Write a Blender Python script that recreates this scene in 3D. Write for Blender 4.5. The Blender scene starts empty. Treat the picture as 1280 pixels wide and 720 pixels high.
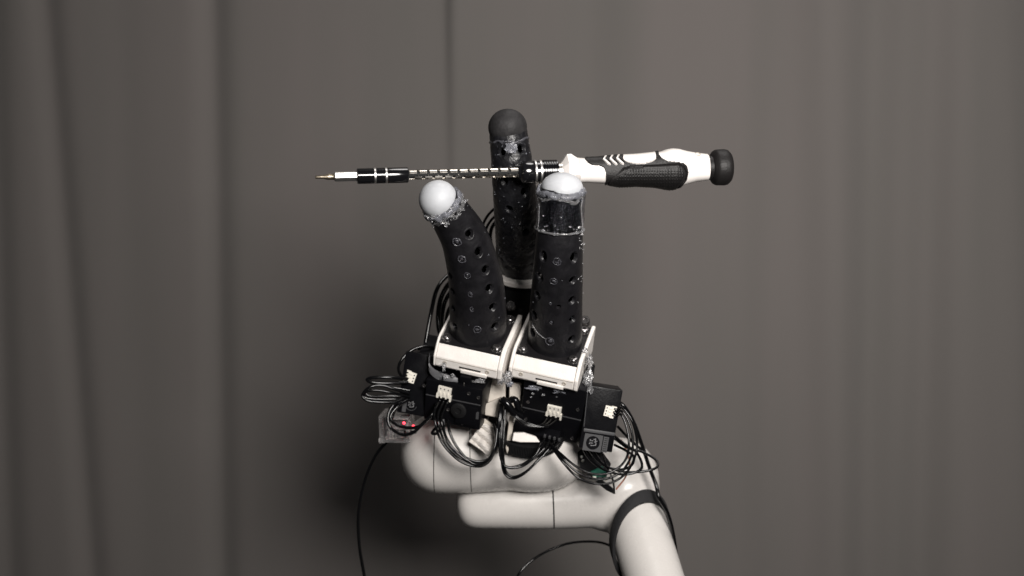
import bpy, bmesh, math, random
import numpy as np
from mathutils import Vector, Matrix, noise
random.seed(7)
PI = math.pi
C = bpy.context.scene.collection
S = 0.00045          # metres per photo pixel, 0.8 m from the camera
D0 = 0.8
CZ = 0.30            # height of the camera above the table

# ------------------------------------------------------------------ camera
cam_d = bpy.data.cameras.new('camera'); cam = bpy.data.objects.new('camera', cam_d); C.objects.link(cam)
cam.location = (0, -D0, CZ); cam.rotation_euler = (PI/2, 0, 0)
cam_d.sensor_width = 36; cam_d.lens = 36*D0/(1280*S)
cam_d.clip_start = 0.02; cam_d.clip_end = 20
cam_d.dof.use_dof = True; cam_d.dof.focus_distance = 0.80; cam_d.dof.aperture_fstop = 7
sc = bpy.context.scene; sc.camera = cam
# ------------------------------------------------------------------ world, lamps, exposure
w = bpy.data.worlds.new('World'); sc.world = w; w.use_nodes = True
w.node_tree.nodes['Background'].inputs[0].default_value = (0.9, 0.95, 1.0, 1)
w.node_tree.nodes['Background'].inputs[1].default_value = 0.022
def area(name, loc, target, size, power, col):
    d = bpy.data.lights.new(name, 'AREA'); d.shape = 'DISK'; d.size = size; d.energy = power; d.color = col
    o = bpy.data.objects.new(name, d); C.objects.link(o); o.location = loc
    o.rotation_euler = (Vector(target)-Vector(loc)).to_track_quat('-Z', 'Y').to_euler()
    return o
key = area('key_lamp', (0.31, -0.86, CZ+0.23), (0.14, 0.30, CZ+.13), 0.40, 5.2, (1.0, 0.96, 0.92)); key.data.spread = math.radians(98)
area('overhead_fill', (0.25, 0.10, CZ+1.15), (0.02, 0.1, CZ), 0.5, 4.6, (1.0, 0.96, 0.93))  # added overhead fill for ambient light, no visible source
sc.view_settings.view_transform = 'Standard'; sc.view_settings.look = 'None'
sc.view_settings.exposure = 0; sc.view_settings.gamma = 1
sc.cycles.use_denoising = True
sc.cycles.max_bounces = 8; sc.cycles.transparent_max_bounces = 12

# ------------------------------------------------------------------ helpers
def K(Y): return S*(D0*1000+Y)/(D0*1000)          # metres per pixel at Y millimetres behind the tool plane
def P(px, py, Y=0.0):
    k = K(Y); return Vector(((px-640)*k, Y/1000, CZ-(py-360)*k))

def mat(name, col, rough=0.5, metal=0.0, bump=0.0, bscale=400, trans=0.0, ior=1.45, coat=0.0, sss=0.0,
        var=0.0, vscale=60, rvar=0.0, emit=None, estr=0.0, sheen=0.0, alpha=1.0, spec=0.5):
    m = bpy.data.materials.new(name); m.use_nodes = True
    nt = m.node_tree; b = nt.nodes['Principled BSDF']
    b.inputs['Base Color'].default_value = (*col, 1)
    b.inputs['Roughness'].default_value = rough; b.inputs['Metallic'].default_value = metal
    b.inputs['Transmission Weight'].default_value = trans; b.inputs['IOR'].default_value = ior
    b.inputs['Coat Weight'].default_value = coat; b.inputs['Coat Roughness'].default_value = 0.08
    b.inputs['Specular IOR Level'].default_value = spec
    b.inputs['Alpha'].default_value = alpha
    if sss: b.inputs['Subsurface Weight'].default_value = sss; b.inputs['Subsurface Radius'].default_value = (.004, .004, .004); b.inputs['Subsurface Scale'].default_value = 1.0
    if sheen: b.inputs['Sheen Weight'].default_value = sheen
    if emit: b.inputs['Emission Color'].default_value = (*emit, 1); b.inputs['Emission Strength'].default_value = estr
    tc = nt.nodes.new('ShaderNodeNewGeometry')
    if bump:
        n = nt.nodes.new('ShaderNodeTexNoise'); n.inputs['Scale'].default_value = bscale; n.inputs['Detail'].default_value = 4
        nt.links.new(tc.outputs['Position'], n.inputs['Vector'])
        bp = nt.nodes.new('ShaderNodeBump'); bp.inputs['Strength'].default_value = bump; bp.inputs['Distance'].default_value = 0.0006
        nt.links.new(n.outputs['Fac'], bp.inputs['Height']); nt.links.new(bp.outputs['Normal'], b.inputs['Normal'])
    if var:
        n = nt.nodes.new('ShaderNodeTexNoise'); n.inputs['Scale'].default_value = vscale; n.inputs['Detail'].default_value = 6
        nt.links.new(tc.outputs['Position'], n.inputs['Vector'])
        mr = nt.nodes.new('ShaderNodeMapRange'); mr.inputs['To Min'].default_value = 1-var; mr.inputs['To Max'].default_value = 1+var
        mr.inputs['From Min'].default_value = .3; mr.inputs['From Max'].default_value = .7
        nt.links.new(n.outputs['Fac'], mr.inputs['Value'])
        mx = nt.nodes.new('ShaderNodeVectorMath'); mx.operation = 'SCALE'; mx.inputs[0].default_value = col
        nt.links.new(mr.outputs['Result'], mx.inputs['Scale']); nt.links.new(mx.outputs['Vector'], b.inputs['Base Color'])
    if rvar:
        n = nt.nodes.new('ShaderNodeTexNoise'); n.inputs['Scale'].default_value = 180; n.inputs['Detail'].default_value = 5
        nt.links.new(tc.outputs['Position'], n.inputs['Vector'])
        mr = nt.nodes.new('ShaderNodeMapRange'); mr.inputs['To Min'].default_value = rough-rvar; mr.inputs['To Max'].default_value = rough+rvar
        mr.inputs['From Min'].default_value = .3; mr.inputs['From Max'].default_value = .7
        nt.links.new(n.outputs['Fac'], mr.inputs['Value']); nt.links.new(mr.outputs['Result'], b.inputs['Roughness'])
    return m

M = dict(
    white=mat('white_printed_plastic', (.82, .78, .74), .45, bump=.25, bscale=900, var=.05, vscale=150),
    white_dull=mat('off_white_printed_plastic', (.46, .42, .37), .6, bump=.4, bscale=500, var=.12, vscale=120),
    arm=mat('arm_white_enamel', (.60, .575, .55), .27, coat=.0, var=.05, vscale=20, rvar=.04),
    rubber=mat('black_silicone_rubber', (.0100, .0096, .0112), .38, spec=.42, bump=.35, bscale=500, var=.25, vscale=180, rvar=.08),
    rubber_glossy=mat('black_rubber_smeared_with_glue', (.010, .010, .012), .34, bump=1.0, bscale=420, var=.4, vscale=220, rvar=.18),
    core=mat('hole_shade_black', (.002, .002, .002), 1.0, spec=.0),  # near-black colour stands in for the shade inside the finger holes
    pad=mat('charcoal_silicone', (.026, .025, .026), .6, spec=.3, bump=.5, bscale=600, var=.25, vscale=250),
    tip=mat('milky_silicone', (.54, .555, .58), .5, sss=.45, bump=.15, bscale=300, var=.05, vscale=120),
    glue=mat('clear_hot_glue', (.93, .93, .95), .14, trans=.9, bump=.55, bscale=380, ior=1.42),
    glue_grey=mat('cloudy_hot_glue', (.40, .41, .46), .16, trans=.65, bump=1.0, bscale=700, ior=1.45),
    glue_dark=mat('thin_set_glue', (.10, .10, .115), .14, trans=.4, bump=1.0, bscale=700, ior=1.45),
    film=mat('clear_plastic_film', (.93, .95, 1), .07, trans=1.0, bump=1.0, bscale=130, ior=1.32),
    black=mat('black_plastic', (.004, .004, .005), .34, spec=.14, bump=.15, bscale=900, rvar=.08),
    black_matte=mat('matte_black_plastic', (.008, .008, .0085), .6, spec=.25, bump=.3, bscale=700),
    plate=mat('black_printed_plate', (.009, .008, .009), .5, spec=.3, bump=.4, bscale=800),
    label=mat('grey_print', (.055, .055, .058), .5),
    groove=mat('dark_gap', (.010, .010, .010), .8),
    cable=mat('black_cable_jacket', (.003, .003, .0035), .13, spec=.4, bump=.1, bscale=300),
    brown=mat('brown_wire_jacket', (.25, .09, .05), .4),
    conn=mat('white_nylon_connector', (.78, .74, .66), .45, bump=.1),
    screw=mat('black_oxide_steel', (.22, .21, .21), .22, metal=.9),
    chrome=mat('polished_steel', (.80, .75, .68), .27, metal=1, rvar=.05),
    steel=mat('satin_steel', (.92, .90, .87), .38, metal=1),
    bit=mat('bronze_coated_steel', (.72, .62, .48), .3, metal=1, rvar=.08),
    gloss=mat('gloss_black_anodised', (.006, .006, .007), .14, coat=.5),
    handle=mat('white_handle_plastic', (.78, .74, .71), .34, rvar=.05),
    grip=mat('black_soft_grip', (.010, .009, .009), .5, spec=.35, bump=.35, bscale=900, var=.15),
    grip_tex=mat('textured_black_grip', (.007, .0065, .0065), .45, spec=.3, bump=.3, bscale=1300),
    clear=mat('clear_acrylic', (.9, .88, .88), .05, trans=.86, ior=1.55, coat=1.0),
    green=mat('green_circuit_board', (.01, .14, .09), .4),
    strap=mat('black_webbing', (.009, .009, .010), .75, bump=.6, bscale=900),
    paper=mat('crumpled_white_tissue', (.66, .62, .58), .75, bump=.4, bscale=300),
    red=mat('red_indicator_lamp', (.6, .03, .04), .4, emit=(1, .05, .08), estr=4),
)

class MB:
    def __init__(s): s.v = []; s.f = []
    def add(s, vs, fs):
        n = len(s.v); s.v += [Vector(v) for v in vs]; s.f += [[i+n for i in f] for f in fs]; return s
    def grid(s, A, closed_u=False, cap0=False, cap1=False):
        # A: rows x cols x 3 ; closed in cols if closed_u
        R, Q = A.shape[:2]; fs = []
        for i in range(R-1):
            for j in range(Q if closed_u else Q-1):
                k = (j+1) % Q; fs.append([i*Q+j, i*Q+k, (i+1)*Q+k, (i+1)*Q+j])
        if cap0: fs.append([j for j in range(Q)][::-1])
        if cap1: fs.append([(R-1)*Q+j for j in range(Q)])
        return s.add([tuple(p) for p in A.reshape(-1, 3)], fs)
    def tube(s, pts, rad, seg=10, steps=6, caps=True, lump=0.0, seed=0):
        p, r = spline(pts, rad if hasattr(rad, '__len__') else [rad]*len(pts), steps)
        rows = []; up = None
        for i, c in enumerate(p):
            t = (p[min(i+1, len(p)-1)]-p[max(i-1, 0)]).normalized()
            if up is None: up = t.orthogonal().normalized()
            up = (up-t*up.dot(t)).normalized(); sd = t.cross(up)
            row = []
            for j in range(seg):
                a = 2*PI*j/seg; q = r[i]
                if lump: q *= 1+lump*noise.noise((c*420)+Vector((a*1.3+seed, seed, math.sin(a)*2)))
                row.append(c+(up*math.cos(a)+sd*math.sin(a))*q)
            rows.append(row)
        return s.grid(np.array(rows), True, caps, caps)
    def lathe(s, o, d, prof, seg=40, flat=None):
        # prof: list of (distance along d, radius)
        d = Vector(d).normalized(); u = d.orthogonal().normalized(); v = d.cross(u)
        if flat: seg = flat
        rows = [[Vector(o)+d*a+(u*math.cos(2*PI*j/seg)+v*math.sin(2*PI*j/seg))*max(r, 1e-6) for j in range(seg)] for a, r in prof]
        return s.grid(np.array(rows), True, True, True)
    def box(s, c, ax, size, bev=0.0):
        # c centre, ax three unit axes, size full lengths
        x, y, z = size[0]/2, size[1]/2, size[2]/2
        bm = bmesh.new(); bmesh.ops.create_cube(bm, size=1)
        for v in bm.verts: v.co = Vector((v.co.x*size[0], v.co.y*size[1], v.co.z*size[2]))
        if bev: bmesh.ops.bevel(bm, geom=bm.edges[:], offset=bev, segments=2, profile=.6, affect='EDGES')
        bm.verts.index_update()
        vs = [Vector(c)+ax[0]*v.co.x+ax[1]*v.co.y+ax[2]*v.co.z for v in bm.verts]
        fs = [[v.index for v in f.verts] for f in bm.faces]
        bm.free(); return s.add(vs, fs)
    def prism(s, poly, base, ax, depth):
        # poly in local (a,b) on axes ax[0],ax[1], extruded along ax[2] by depth
        n = len(poly)
        a = [Vector(base)+ax[0]*p[0]+ax[1]*p[1] for p in poly]; b = [q+ax[2]*depth for q in a]
        fs = [list(range(n))[::-1], [n+i for i in range(n)]]+[[i, (i+1) % n, n+(i+1) % n, n+i] for i in range(n)]
        return s.add(a+b, fs)
    def blob(s, c, r, lump=.3, seed=0, squash=(1, 1, 1), sub=3, freq=1.6):
        bm = bmesh.new(); bmesh.ops.create_icosphere(bm, subdivisions=sub, radius=1)
        bm.verts.index_update()
        vs = []
        for v in bm.verts:
            q = 1+lump*noise.noise(v.co*freq+Vector((seed*3.1, seed, 0)))*2
            vs.append(Vector(c)+Vector((v.co.x*squash[0], v.co.y*squash[1], v.co.z*squash[2]))*r*q)
        fs = [[v.index for v in f.verts] for f in bm.faces]; bm.free(); return s.add(vs, fs)
    def build(s, name, m, parent=None, sharp=40, origin=None):
        vs = s.v
        if origin is None:
            lo = Vector([min(v[i] for v in vs) for i in range(3)]); hi = Vector([max(v[i] for v in vs) for i in range(3)])
            origin = (lo+hi)/2
        me = bpy.data.meshes.new(name)
        me.from_pydata([tuple(v-origin) for v in vs], [], s.f); me.update()
        bm = bmesh.new(); bm.from_mesh(me); bmesh.ops.recalc_face_normals(bm, faces=bm.faces[:]); bm.to_mesh(me); bm.free()
        me.materials.append(m); me.shade_smooth(); me.set_sharp_from_angle(angle=math.radians(sharp))
        return put(name, me, Matrix.Translation(origin), parent)
WM = {}
def put(name, me, mw, parent=None):
    o = bpy.data.objects.new(name, me); C.objects.link(o)
    WM[o.name] = mw.copy()
    if parent: o.parent = parent; o.matrix_basis = WM[parent.name].inverted() @ mw
    else: o.matrix_basis = mw
    return o
def tag(o, label, cat, group=None, kind=None):
    if label: o['label'] = label
    if cat: o['category'] = cat
    if group: o['group'] = group
    if kind: o['kind'] = kind
    return o
def thing(name, loc, label, cat, group=None):
    return tag(put(name, None, Matrix.Translation(loc)), label, cat, group)
def spline(pts, rad, steps):
    p = [Vector(q) for q in pts]; n = len(p)
    if n == 2: return p, list(rad)
    P4 = [p[0]*2-p[1]]+p+[p[-1]*2-p[-2]]; R4 = [rad[0]]+list(rad)+[rad[-1]]
    op, orr = [], []
    for i in range(n-1):
        for k in range(steps):
            t = k/steps; a, b, c, d = P4[i:i+4]
            op.append(.5*((2*b)+(c-a)*t+(2*a-5*b+4*c-d)*t*t+(3*b-a-3*c+d)*t**3))
            orr.append(R4[i+1]*(1-t)+R4[i+2]*t)
    op.append(p[-1]); orr.append(rad[-1]); return op, orr
def mesh_of(o):
    return o.data

# ------------------------------------------------------------------ the setting
b = MB(); b.box((0, -.05, -.02), (Vector((1, 0, 0)), Vector((0, 1, 0)), Vector((0, 0, 1))), (1.6, .70, .04), .003)
tb = b.build('table_surface', M['black_matte']); tag(tb, None, None, kind='structure')
b = MB(); b.box((0, 0, -.80), (Vector((1, 0, 0)), Vector((0, 1, 0)), Vector((0, 0, 1))), (4, 4, .04))
fl = b.build('floor', mat('dark_floor', (.06, .058, .055), .6)); tag(fl, None, None, kind='structure')
CY = 360.0
def curtain_mat():
    m = mat('grey_curtain_fabric', (.155, .140, .127), .9, sheen=.15)
    nt = m.node_tree; b = nt.nodes['Principled BSDF']
    g = nt.nodes.new('ShaderNodeNewGeometry')
    wv = []
    for ax, sc_ in (('X', 900), ('Z', 900)):
        wt = nt.nodes.new('ShaderNodeTexWave'); wt.bands_direction = ax; wt.inputs['Scale'].default_value = sc_; wt.inputs['Distortion'].default_value = 1.5
        nt.links.new(g.outputs['Position'], wt.inputs['Vector']); wv.append(wt)
    ad = nt.nodes.new('ShaderNodeMath'); ad.operation = 'ADD'
    nt.links.new(wv[0].outputs['Fac'], ad.inputs[0]); nt.links.new(wv[1].outputs['Fac'], ad.inputs[1])
    bp = nt.nodes.new('ShaderNodeBump'); bp.inputs['Strength'].default_value = .25; bp.inputs['Distance'].default_value = .0003
    nt.links.new(ad.outputs[0], bp.inputs['Height']); nt.links.new(bp.outputs['Normal'], b.inputs['Normal'])
    mp = nt.nodes.new('ShaderNodeMapping'); mp.inputs['Scale'].default_value = (14, 1, 1.2)
    nt.links.new(g.outputs['Position'], mp.inputs['Vector'])
    n = nt.nodes.new('ShaderNodeTexNoise'); n.inputs['Scale'].default_value = 1.0; n.inputs['Detail'].default_value = 3
    nt.links.new(mp.outputs['Vector'], n.inputs['Vector'])
    cr = nt.nodes.new('ShaderNodeValToRGB'); cr.color_ramp.elements[0].position = .35; cr.color_ramp.elements[1].position = .65
    cr.color_ramp.elements[0].color = (.102, .095, .089, 1); cr.color_ramp.elements[1].color = (.114, .1025, .0975, 1)
    nt.links.new(n.outputs['Fac'], cr.inputs['Fac']); nt.links.new(cr.outputs['Color'], b.inputs['Base Color'])
    return m
def curtain():
    kk = K(CY); xs = np.linspace(-1.3, 1.3, 1000); zs = np.linspace(-.76, CZ+1.0, 60)
    X, Z = np.meshgrid(xs, zs); px = X/kk+640; py = 360-(Z-CZ)/kk
    Y = np.full_like(X, CY)
    t = np.clip(py/720, -.6, 1.8)
    def groove(c0, c1, sig, dep, a=1.0):
        nonlocal Y
        c = c0+(c1-c0)*t; d = (px-c)/sig
        Y = Y+dep*np.exp(-d*d)*a
    groove(54, 112, 17, 6); groove(264, 276, 18, 6.5); groove(150, 178, 26, 1.2)
    groove(-18, 8, 20, 6)
    groove(1095, 1080, 30, 9); groove(1170, 1150, 26, 7); groove(930, 925, 34, 6); groove(980, 1000, 34, 3); groove(740, 735, 26, 2)
    groove(1300, 1320, 30, 14); groove(1034, 1052, 30, -6); groove(1196, 1206, 38, -6); groove(800, 806, 40, -3)
    # the crisp edge of an overlapping panel, top centre, dying out lower down
    c = 562+8*t; e = 1/(1+np.exp(-(px-c)/2.2)); Y += -6.5*np.clip(1.1-py/330, 0, 1.3)*(e)*np.exp(-np.maximum(px-c, 0)/70)
    # broad swells and folds outside the frame
    Y += 4*np.sin(px/230+.6)+1.0*np.sin(px/97+1.2+.3*t)
    out = np.clip((np.abs(px-640)-660)/100, 0, 1); Y += out*18*np.sin(px/26)
    rng = np.zeros_like(Y)
    for i in range(0, Y.shape[0]):
        pass
    A = np.stack([X, Y/1000, Z], -1)
    b = MB(); b.grid(A); o = b.build('curtain', curtain_mat(), sharp=180)
    sol = o.modifiers.new('thickness', 'SOLIDIFY'); sol.thickness = .001; sol.offset = 1
    tag(o, 'plain grey-brown fabric curtain hanging in soft folds behind the robot', 'curtain')
curtain()

# ------------------------------------------------------------------ hand frame
TH, PS, RO = math.radians(35), math.radians(12), math.radians(5)
def frame(ps=PS, ro=RO, th=TH):
    A = Matrix.Rotation(ro, 3, 'Y') @ Matrix.Rotation(th, 3, 'X') @ Matrix.Rotation(-ps, 3, 'Z')
    return (A.col[0].normalized(), A.col[1].normalized(), A.col[2].normalized())
HF = frame()
def loc(c, ax, x, y, z): return Vector(c)+ax[0]*(x/1000)+ax[1]*(y/1000)+ax[2]*(z/1000)   # local millimetres

hand = thing('robot_hand', P(650, 545, 75), 'black three-finger soft robot hand with white tips on a white arm', 'robot hand')

# ------------------------------------------------------------------ arm
def sweep(mb, pts, rad, seg=48, steps=10, end0=0, end1=0, p=2.5):
    # pts world, rad metres; squared-off rounded ends
    q, r = spline(pts, rad, steps)
    L = [0]
    for i in range(1, len(q)): L.append(L[-1]+(q[i]-q[i-1]).length)
    # resample finely near ends
    def at(s):
        for i in range(1, len(q)):
            if s <= L[i] or i == len(q)-1:
                f = (s-L[i-1])/max(L[i]-L[i-1], 1e-9); return q[i-1].lerp(q[i], f), r[i-1]*(1-f)+r[i]*f
    ss = sorted(set([end0*(1-math.cos(a*PI/2/12)) for a in range(13)] + [L[-1]-end1*(1-math.cos(a*PI/2/12)) for a in range(13)] + [x for x in L if end0 < x < L[-1]-end1]))
    rows = []; up = None
    for s in ss:
        c, rr = at(s); c2, _ = at(min(s+1e-3, L[-1])); c1, _ = at(max(s-1e-3, 0)); t = (c2-c1).normalized()
        if up is None: up = Vector((0, -1, 0))
        u = (up-t*up.dot(t)).normalized(); sd = t.cross(u)
        g = 1
        if end0 and s < end0: g = max((1-(1-s/end0)**p), 0)**(1/p)
        if end1 and s > L[-1]-end1: g = max(1-(1-(L[-1]-s)/end1)**p, 0)**(1/p)
        rows.append([c+(u*math.cos(2*PI*j/seg)+sd*math.sin(2*PI*j/seg))*max(rr*g, 1e-5) for j in range(seg)])
    mb.grid(np.array(rows), True, True, True)
def ellipsoid(mb, c, rx, ry, rz, ax=None, e=2.0, seg=48):
    ax = ax or (Vector((1, 0, 0)), Vector((0, 1, 0)), Vector((0, 0, 1)))
    rows = []
    for i in range(1, 32):
        a = -PI/2+PI*i/32; row = []
        cz = math.copysign(abs(math.sin(a))**(2/e), math.sin(a)); cr = abs(math.cos(a))**(2/e)
        for j in range(seg):
            f = 2*PI*j/seg; row.append(Vector(c)+ax[0]*rx*cr*math.cos(f)+ax[1]*ry*cr*math.sin(f)+ax[2]*rz*cz)
        rows.append(row)
    mb.grid(np.array(rows), True, True, True)
def fuse(mb, voxel=.0014, it=14):
    me = bpy.data.meshes.new('tmp'); me.from_pydata([tuple(v) for v in mb.v], [], mb.f)
    bm = bmesh.new(); bm.from_mesh(me); bmesh.ops.recalc_face_normals(bm, faces=bm.faces[:]); bm.to_mesh(me); bm.free()
    o = bpy.data.objects.new('tmp', me); C.objects.link(o)
    m = o.modifiers.new('r', 'REMESH'); m.mode = 'VOXEL'; m.voxel_size = voxel
    m = o.modifiers.new('s', 'SMOOTH'); m.iterations = it; m.factor = .5
    dg = bpy.context.evaluated_depsgraph_get(); dg.update()
    r = bpy.data.meshes.new_from_object(o.evaluated_get(dg)); bpy.data.objects.remove(o); return r
def cut(me, cuts, names, mats, parent, gap=.0007):
    # cuts: list of (point, normal) ordered; pieces between them are parts, narrow gaps are filled with a sunk dark core
    out = []
    segs = []
    prev = None
    for i in range(len(cuts)+1):
        segs.append((prev, cuts[i] if i < len(cuts) else None)); prev = cuts[i] if i < len(cuts) else None
    def piece(lo, hi, name, m, shrink=0):
        bm = bmesh.new(); bm.from_mesh(me)
        if shrink:
            bm.normal_update()
            for v in bm.verts: v.co -= v.normal*shrink
        for pl, sgn in ((lo, 1), (hi, -1)):
            if pl:
                r = bmesh.ops.bisect_plane(bm, geom=bm.verts[:]+bm.edges[:]+bm.faces[:], plane_co=pl[0], plane_no=pl[1]*sgn, clear_inner=True)
                ed = [e for e in r['geom_cut'] if isinstance(e, bmesh.types.BMEdge)]
                if ed: bmesh.ops.holes_fill(bm, edges=ed)
        n = bpy.data.meshes.new(name)
        lo_ = Vector([min(v.co[i] for v in bm.verts) for i in range(3)]); hi_ = Vector([max(v.co[i] for v in bm.verts) for i in range(3)]); c = (lo_+hi_)/2
        for v in bm.verts: v.co -= c
        bmesh.ops.recalc_face_normals(bm, faces=bm.faces[:])
        bm.to_mesh(n); bm.free(); n.materials.append(m); n.shade_smooth(); n.set_sharp_from_angle(angle=math.radians(50))
        return put(name, n, Matrix.Translation(c), parent)
    for (lo, hi), nm in zip(segs, names):
        l = (lo[0]+lo[1]*gap/2, lo[1]) if lo else None; h = (hi[0]-hi[1]*gap/2, hi[1]) if hi else None
        out.append(piece(l, h, nm, mats))
    for c_ in cuts:
        piece((c_[0]-c_[1]*gap*.8, c_[1]), (c_[0]+c_[1]*gap*.8, c_[1]), 'seam', M['groove'], .0006)
    return out

arm = thing('jointed_robot', P(848, 830, 60), 'white enamelled robot arm with a bent elbow rising from lower right', 'robot arm')
k = K(80)
mb = MB()
sweep(mb, [P(501, 566, 82), P(560, 566, 82), P(640, 563, 84), P(700, 560, 84)], [50*k, 51*k, 50*k, 48*k], end0=52*k, end1=40*k, p=2.2)
ellipsoid(mb, P(666, 558, 88), 69*K(88), 66*K(88), 56*K(88), e=2.5)
up_me = fuse(mb)
nx = Vector((1, 0, 0))
cut(up_me, [(P(545, 566, 82), Vector((1, 0, -.02)).normalized()), (P(589, 566, 82), Vector((1, 0, .02)).normalized())], ['wrist_end_cap', 'wrist_ring', 'wrist_housing'], M['arm'], arm, gap=.0005)
mb = MB(); k = K(99)
sweep(mb, [P(570, 628, 98), P(620, 628, 98), P(700, 627, 98), P(760, 620, 100)], [32*k, 33*k, 34*k, 38*k], end0=28*k, p=2.6)
ellipsoid(mb, P(768, 606, 102), 57*k, 44*k, 60*k, e=2.2)
TA, TB = P(786, 622, 97), P(858, 850, 45)
zf = (TA.z-0.0)/(TA.z-TB.z); TB = TA.lerp(TB, zf)
sweep(mb, [TA, TA.lerp(TB, .5), TB], [37*K(105), 36*K(85), 38*K(60)])
lo_me = fuse(mb, it=24)
cut(lo_me, [(P(691, 630, 99), Vector((1, -.0, .04)).normalized())], ['elbow_cap', 'elbow_housing'], M['arm'], arm, gap=.0009)
# base foot on the table
b = MB(); b.lathe((TB.x, TB.y, 0), (0, 0, 1), [(0, .034), (.006, .034), (.008, .032), (.008, .012)], 48); b.build('base_foot', M['black'], arm)

# strap round the forearm
def strap():
    t = (TB-TA).normalized(); F = Vector((0, -1, 0)); F = (F-t*F.dot(t)).normalized(); R = F.cross(t)
    if R.x < 0: R = -R
    c0 = TA+t*((668-622)*K(100)/abs(t.z)); r = 39.5*K(100); wd = 15*K(100)
    rows = []
    for i, (dr, dw) in enumerate([(-.001, -.5), (.0009, -.5), (.0012, -.42), (.0012, .42), (.0009, .5), (-.001, .5)]):
        row = []
        for j in range(96):
            f = 2*PI*j/96; s = (-34*math.cos(f)-17*math.sin(f))*K(100)+dw*wd*(1+.08*math.sin(3*f))
            rr = r+dr+.0012*max(0, math.cos(f))*1.0
            row.append(c0+t*s+(F*math.cos(f)+R*math.sin(f))*rr)
        rows.append(row)
    rows.append(rows[0])
    b = MB(); b.grid(np.array(rows), True); o = b.build('strap', M['strap'])
    tag(o, 'black webbing strap wrapped round the white forearm at lower right', 'strap')
strap()

# toothed ring on top of the wrist
b = MB(); rc = P(660, 533, 68); zx, yx, zz = HF
n = 90; prof = []
for i in range(n*2):
    pass
rows = []
for h, q in ((-4, 0), (-4, 1), (4, 1), (4, 0)):
    rows.append([loc(rc, HF, (24*q+(.4 if (j % 2 and q) else 0)-(0 if q else -6))*math.cos(2*PI*j/300), (24*q+(.4 if (j % 2 and q) else 0)-(0 if q else -6))*math.sin(2*PI*j/300), h) for j in range(300)])
rows.append(rows[0])
b = MB(); b.grid(np.array(rows), True); b.build('toothed_ring', M['black_matte'], hand, sharp=20)

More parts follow.
